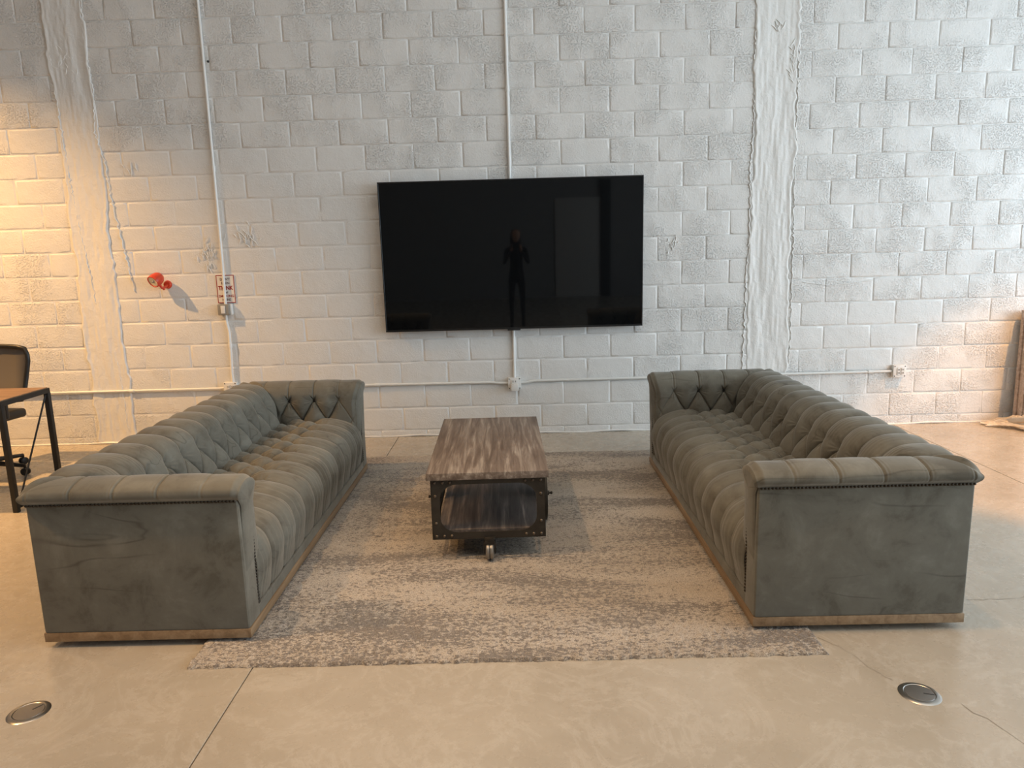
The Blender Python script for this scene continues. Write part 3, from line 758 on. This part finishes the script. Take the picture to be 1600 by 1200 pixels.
# ------------------------------------------------------------------ industrial cart table
ct = empty('coffee_table', (-.182, -2.10, .016), math.radians(1.2))
tag(ct, 'industrial cart coffee table with weathered wood top and dark iron frame on wheels', 'table')
HX, HY = .311, .615
box('tabletop', (-HX, -HY, .440), (HX, HY, .478), M_TOP, ct, .003)
box('shelf', (-.268, -HY + .05, .128), (.268, HY - .05, .158), M_SHELFW, ct, .003)
FX, FY, Z0, Z1 = .292, HY - .018, .118, .440
def frame_plate(y, sgn):
    """iron end frame: four flat bars whose gussets leave an opening with curved corners"""
    t, tb, R = .044, .028, .092
    xo, xi = FX, FX - t; zi0, zi1 = Z0 + .036, Z1 - tb
    outer = [(-xo, Z0), (xo, Z0), (xo, Z1), (-xo, Z1)]
    inner = []
    for cx, cz, a0 in ((xi - R, zi0 + R * .9, -90), (xi - R, zi1 - R * .9, 0), (-xi + R, zi1 - R * .9, 90), (-xi + R, zi0 + R * .9, 180)):
        for k in range(7):
            a = math.radians(a0 + k * 15); inner.append((cx + R * math.cos(a), cz + R * .9 * math.sin(a)))
    bm = bmesh.new()
    n = len(inner); th = .006
    def ring(pts, yy): return [bm.verts.new((x, yy, z)) for x, z in pts]
    # outer loop resampled so that it pairs with the inner loop
    out2 = []
    for i, (x, z) in enumerate(inner):
        k = i // 7; f = i % 7
        cor = [(xo, Z0), (xo, Z1), (-xo, Z1), (-xo, Z0)][k]
        if f == 3: out2.append(cor)
        else:
            if k == 0: out2.append((x, Z0) if f < 3 else (xo, z))
            if k == 1: out2.append((xo, z) if f < 3 else (x, Z1))
            if k == 2: out2.append((x, Z1) if f < 3 else (-xo, z))
            if k == 3: out2.append((-xo, z) if f < 3 else (x, Z0))
    A, Bq, C, D = ring(inner, y), ring(out2, y), ring(inner, y + sgn * th), ring(out2, y + sgn * th)
    for i in range(n):
        j = (i + 1) % n
        bm.faces.new((A[i], A[j], Bq[j], Bq[i])); bm.faces.new((C[i], D[i], D[j], C[j])); bm.faces.new((A[i], C[i], C[j], A[j])); bm.faces.new((Bq[i], Bq[j], D[j], D[i]))
    return obj('end_frame', bm, M_IRON, ct, None)
for y, sgn in ((-FY, 1), (FY, -1)):
    fr_ = frame_plate(y, sgn)
    for sx in (-1, 1):
        for (dx, z) in ((.022, Z0 + .018), (.062, Z0 + .018), (.100, Z0 + .018), (.022, Z0 + .088), (.022, Z1 - .088), (.022, Z1 - .016), (.062, Z1 - .016), (.100, Z1 - .016)):
            lathe('rivet', [(0, .0065), (.005, .005), (.0082, 0)], M_RIVET, fr_, 10, basis((sx * (FX - dx), y - sgn * .0005, z), (0, -sgn, 0)))
for sx in (-1, 1):
    box('side_rail', (min(sx * FX, sx * (FX - .006)), -FY, Z0), (max(sx * FX, sx * (FX - .006)), FY, Z0 + .05), M_IRON, ct, .001)
    box('side_rail', (min(sx * FX, sx * (FX - .006)), -FY, Z1 - .03), (max(sx * FX, sx * (FX - .006)), FY, Z1), M_IRON, ct, .001)
    for sy in (-1, 1):
        y = sy * (FY - .03); box('corner_angle', (min(sx * FX, sx * (FX - .005)), y - .03, Z0 + .05), (max(sx * FX, sx * (FX - .005)), y + .03, Z1 - .03), M_IRON, ct, .001)
    box('axle_plate', (min(sx * FX, sx * (FX - .012)), -.09, Z0 + .05), (max(sx * FX, sx * (FX - .012)), .03, Z1 - .03), M_IRON, ct, .001)
    # big spoked side wheel
    wx = sx * (FX + .026); wc = Vector((wx, -.03, .158)); ax = Vector((sx, 0, 0))
    Mw = basis(wc, ax, (0, 1, 0)); R = .156
    wh = lathe('wheel', [(R - .022, -.010), (R - .004, -.013), (R, -.011), (R, .011), (R - .004, .013), (R - .022, .010), (R - .022, -.010)], M_IRON, ct, 48, Mw)
    bm = bmesh.new()
    for k in range(8):
        a = k * PI / 4 + .2
        add_tube(bm, [Mw @ Vector((.02 * math.cos(a), .02 * math.sin(a), 0)), Mw @ Vector(((R - .018) * math.cos(a), (R - .018) * math.sin(a), 0))], [.008, .006], 8)
    obj('spokes', bm, M_IRON, wh)
    lathe('hub', [(0, .020), (.018, .020), (.030, .010), (.030, -.012), (.018, -.018), (0, -.018)], M_IRON, wh, 24, Mw)
    lathe('axle_stub', [(0, .050), (.008, .049), (.010, .044), (.007, .040), (.007, .030), (.014, .028), (.014, .018), (0, .018)], M_IRON, wh, 14, Mw)
for sy in (-1, 1):
    cy = sy * (FY - .008)
    cs = box('caster_fork', (-.026, cy - .020, .086), (.026, cy + .020, .119), M_IRON, ct, .004)
    lathe('swivel_plate', [(0, .126), (.030, .126), (.030, .117), (.022, .112), (.020, .100), (0, .100)], M_IRON, cs, 24, Matrix.Translation((0, cy, 0)))
    for sx in (-1, 1): box('fork_leg', (sx * .028 - .003, cy - .016, .036), (sx * .028 + .003, cy + .016, .100), M_IRON, cs, .002)
    lathe('caster_wheel', [(0, -.021), (.026, -.021), (.038, -.020), (.044, -.015), (.0455, -.009), (.044, -.003), (.040, 0), (.044, .003), (.0455, .009), (.044, .015), (.038, .020), (.026, .021), (0, .021)], M_CHROME, cs, 32, basis((0, cy, .046), (1, 0, 0)))
    lathe('wheel_groove', [(.040, -.0025), (.0425, -.002), (.0425, .002), (.040, .0025)], M_BLACK, cs, 32, basis((0, cy, .046), (1, 0, 0)))
box('cross_member', (-FX + .006, -FY + .03, Z0 + .002), (FX - .006, -FY + .08, Z0 + .014), M_IRON, ct, .001)
box('cross_member', (-FX + .006, FY - .08, Z0 + .002), (FX - .006, FY - .03, Z0 + .014), M_IRON, ct, .001)

# ------------------------------------------------------------------ desk at the left edge
dk = empty('desk', (-3.30, -1.515, 0)); tag(dk, 'wood-topped desk with black steel frame cut by the left edge', 'desk')
box('desktop', (-1.25, -.235, .722), (.005, .235, .745), M_DESKW, dk, .002)
bm = bmesh.new(); t = .024
for a, b in (((-.014, -.245, .706), (.016, .245, .740)), ((-1.26, -.245, .706), (-.014, -.221, .740)), ((-1.26, .221, .706), (-.014, .245, .740)), ((-1.29, -.245, .706), (-1.26, .245, .740))): add_box(bm, *a, *b, .002, 1)
obj('desk_frame', bm, M_STEEL, dk)
for sx, xx in ((0, .001), (1, -1.275)):
    for sy in (-1, 1): box('leg', (xx - .016, sy * .230 - .016, 0), (xx + .016, sy * .230 + .016, .707), M_STEEL, dk, .002)
    box('floor_bar', (xx - .012, -.214, .022), (xx + .012, .214, .046), M_STEEL, dk, .002)
    tube('brace', [(xx, .212, .695), (xx, -.205, .04)], .006, M_STEEL, dk, 10)

# office chair behind the desk
oc = empty('office_chair', (-4.14, -.90, -.0), math.radians(-8)); tag(oc, 'black mesh-back office chair behind the desk at the left edge', 'chair')
bs = lathe('gas_lift', [(0, .42), (.022, .42), (.022, .25), (.032, .25), (.032, .08), (.045, .07), (.045, .055), (0, .055)], M_BLACK, oc, 20)
for k in range(5):
    a = math.radians(72 * k + 8); c, s = math.cos(a), math.sin(a)
    arm = tube('base_arm', [(.03 * c, .03 * s, .105), (.15 * c, .15 * s, .095), (.33 * c, .33 * s, .075)], [.024, .020, .014], M_BLACK, oc, 10)
    for dd in (-.014, .014):
        p_ = Vector((.33 * c - dd * s, .33 * s + dd * c, .029))
        lathe('caster', [(0, -.009), (.022, -.009), (.028, -.006), (.028, .006), (.022, .009), (0, .009)], M_BLACK, arm, 20, basis(p_, (-s, c, 0)))
    tube('caster_stem', [(.33 * c, .33 * s, .08), (.33 * c, .33 * s, .035)], .009, M_BLACK, arm, 8)
box('seat', (-.24, -.24, .42), (.24, .24, .49), M_BLACK, oc, .03, 4)
bm = bmesh.new()
prof = [(.245, .98), (.262, .93), (.262, .88), (.245, .80), (.228, .70), (.222, .60), (.20, .55)]
lp = [(x, .245 + .05 * math.sin((z - .55) * 4), z) for x, z in prof]; lp = [(x, y, z - .03 * (z > .6)) for x, y, z in lp]
loop = [(-.10, .30, .968), (0, .305, .97), (.10, .30, .968), (.19, .292, .963)] + lp + [(.1, .245, .54), (0, .245, .535), (-.1, .245, .54)] + [(-x, y, z) for x, y, z in lp[::-1]] + [(-.19, .292, .963), (-.10, .30, .968)]
add_tube(bm, loop, .017, 10, False); obj('back_frame', bm, M_BLACK, oc, 60)
bm = bmesh.new(); rows = []
for x, y, z in lp: rows.append([bm.verts.new((x * k, y + .02 * (1 - k * k), z)) for k in (-1, -.5, 0, .5, 1)])
rows.insert(0, [bm.verts.new((.22 * k, .30, .965)) for k in (-1, -.5, 0, .5, 1)])
for r0, r1 in zip(rows[:-1], rows[1:]):
    for i in range(4): bm.faces.new((r0[i], r0[i + 1], r1[i + 1], r1[i]))
o = obj('mesh_back', bm, M_MESH, oc); md = o.modifiers.new('s', 'SOLIDIFY'); md.thickness = .004
tube('back_support', [(0, .10, .42), (0, .27, .45), (0, .28, .60)], .022, M_BLACK, oc, 10)
for sx in (-1, 1):
    tube('arm_post', [(sx * .20, .0, .44), (sx * .285, .0, .46), (sx * .285, 0, .64)], .016, M_BLACK, oc, 10)
    box('arm_pad', (sx * .285 - .04, -.13, .635), (sx * .285 + .04, .13, .665), M_BLACK, oc, .013, 3)
    lathe('arm_hub', [(0, .035), (.04, .03), (.05, 0), (.04, -.03), (0, -.035)], M_BLACK, oc, 20, basis((sx * .24, 0, .50), (0, 1, 0)))

# ------------------------------------------------------------------ wrapped boards at the right edge
bd = empty('board_stack', (4.30, -.06, 0)); tag(bd, 'stack of plastic-wrapped wooden boards against the wall at the right edge', 'boards')
Ml = Matrix.Rotation(math.radians(1.0), 4, 'Y') @ Matrix.Rotation(math.radians(-2.2), 4, 'X')
for k in range(4):
    box('board', (.01 * (k % 2), -.05 - .038 * k, .01), (1.2 + .01 * (k % 2), -.016 - .038 * k, .985 - .004 * k), M_PLY, bd, .002, 1, Ml)
nu, nv = 60, 50
U, V = np.meshgrid(np.linspace(0, 1.24, nu), np.linspace(.0, .96, nv), indexing='ij')
P = np.stack([U - .012, -.192 - .006 * vnoise(U * 6, V * 22, 3) - .01 * vnoise(U * 3, V * 9, 5), V], -1)
Mn = np.array(Ml)[:3, :3]; P = P @ Mn.T
# crumpled plastic sheet on the floor in front
nu, nv = 110, 80
U, V = np.meshgrid(np.linspace(0, 1, nu), np.linspace(0, 1, nv), indexing='ij')
X = 4.02 + U * .95; Y = -.07 - .17 * sstep(4.16, 4.27, X) - V * .52 * (.25 + .75 * sstep(0, .5, U))
ridged = lambda a, b, s: 1 - np.abs(2 * vnoise(a, b, s) - 1)
H = ridged(U * 9, V * 8, 31) ** 2 * .05 + ridged(U * 22, V * 18, 32) ** 2 * .025
bulge = np.exp(-((U - .30) / .10) ** 2 - ((V - .22) / .22) ** 2) * .13 + np.exp(-((U - .62) / .22) ** 2 - ((V - .25) / .3) ** 2) * .09
Z = .006 + H * (.15 + .85 * sstep(0, .25, U)) * (1 - .6 * sstep(.5, 1, V)) + bulge * (.30 + 1.0 * ridged(U * 24, V * 22, 33) * ridged(U * 11, V * 10, 34)) + .012 * sstep(.85, 1, V)
sh = link('plastic_sheet', grid_me('plastic_sheet', np.stack([X + (vnoise(U * 9, V * 9, 40) - .5) * .04, Y + (vnoise(U * 9, V * 9, 41) - .5) * .04, Z], -1)), M_WRAP)
tag(sh, 'crumpled clear plastic sheeting on the floor by the wrapped boards', 'plastic sheet')
md = sh.modifiers.new('s', 'SOLIDIFY'); md.thickness = .0015

# ------------------------------------------------------------------ the person taking the picture, mirrored faintly in the television
pr = empty('person', (.02, -6.62, 0), 0); tag(pr, 'person in dark clothes standing to take the photo, dimly mirrored in the television', 'person')
J = {'pel': (0, 0, .93), 'wai': (0, 0, 1.08), 'che': (0, .0, 1.28), 'nk0': (0, 0, 1.42), 'nk1': (0, .01, 1.49),
     'hl': (-.085, 0, .88), 'kl': (-.10, .02, .48), 'al': (-.10, 0, .08), 'tl': (-.11, .13, .03),
     'hr': (.085, 0, .88), 'kr': (.10, .02, .48), 'ar': (.10, 0, .08), 'tr': (.11, .13, .03),
     'sl': (-.165, 0, 1.38), 'el': (-.21, .10, 1.15), 'wl': (-.09, .27, 1.36), 'sr': (.165, 0, 1.38), 'er': (.21, .10, 1.15), 'wr': (.09, .27, 1.36)}
Rr = {'pel': .135, 'wai': .11, 'che': .13, 'nk0': .07, 'nk1': .045, 'hl': .09, 'kl': .055, 'al': .036, 'tl': .03, 'hr': .09, 'kr': .055, 'ar': .036, 'tr': .03,
      'sl': .055, 'el': .038, 'wl': .024, 'sr': .055, 'er': .038, 'wr': .024}
E_ = [('pel', 'wai'), ('wai', 'che'), ('che', 'nk0'), ('nk0', 'nk1'), ('pel', 'hl'), ('hl', 'kl'), ('kl', 'al'), ('al', 'tl'), ('pel', 'hr'), ('hr', 'kr'), ('kr', 'ar'), ('ar', 'tr'),
      ('nk0', 'sl'), ('sl', 'el'), ('el', 'wl'), ('nk0', 'sr'), ('sr', 'er'), ('er', 'wr')]
def skinned(name, J, Rr, E_, root, m, parent):
    ks = list(J); me = bpy.data.meshes.new(name); me.from_pydata([J[k] for k in ks], [(ks.index(a), ks.index(b)) for a, b in E_], [])
    o = link(name, me, m, parent); md = o.modifiers.new('skin', 'SKIN'); md.use_smooth_shade = True
    for i, k in enumerate(ks):
        sv = me.skin_vertices[0].data[i]; sv.radius = (Rr[k], Rr[k] * .8); sv.use_root = (k == root)
    sd = o.modifiers.new('sub', 'SUBSURF'); sd.levels = 1; sd.render_levels = 1
    return o
skinned('body', J, Rr, E_, 'pel', M_CLOTH, pr)
lathe('head', [(0, -.125), (.035, -.12), (.058, -.085), (.072, -.02), (.076, .03), (.070, .08), (.045, .112), (0, .122)], M_SKIN, pr, 24, Matrix.Translation((0, .015, 1.60)))
lathe('hair', [(.095, -.30), (.100, -.15), (.092, 0), (.086, .06), (.06, .118), (0, .135)], M_HAIR, pr, 24, Matrix.Translation((0, -.012, 1.60)) @ Matrix.Diagonal((1, .86, 1, 1)))
for sx in (-1, 1):
    Jh = {'w': (sx * .09, .27, 1.36), 'p': (sx * .075, .285, 1.42)}; Rh = {'w': .022, 'p': .028}; Eh = [('w', 'p')]
    for k in range(4):
        a = f'a{k}'; b = f'b{k}'; x = sx * (.092 - .0); z = 1.425 + .016 * k
        Jh[a] = (sx * .085, .31, z); Jh[b] = (sx * .055, .325, z + .003); Rh[a] = .008; Rh[b] = .007; Eh += [('p', a), (a, b)]
    Jh['t'] = (sx * .055, .285, 1.455); Rh['t'] = .009; Eh.append(('p', 't'))
    skinned('hand', Jh, Rh, Eh, 'w', M_SKIN, pr)
ph = box('phone', (-.075, -6.312, 1.415), (.085, -6.303, 1.495), M_BLACK, None, .003); tag(ph, 'black phone held up by the person, dimly mirrored in the television', 'phone')
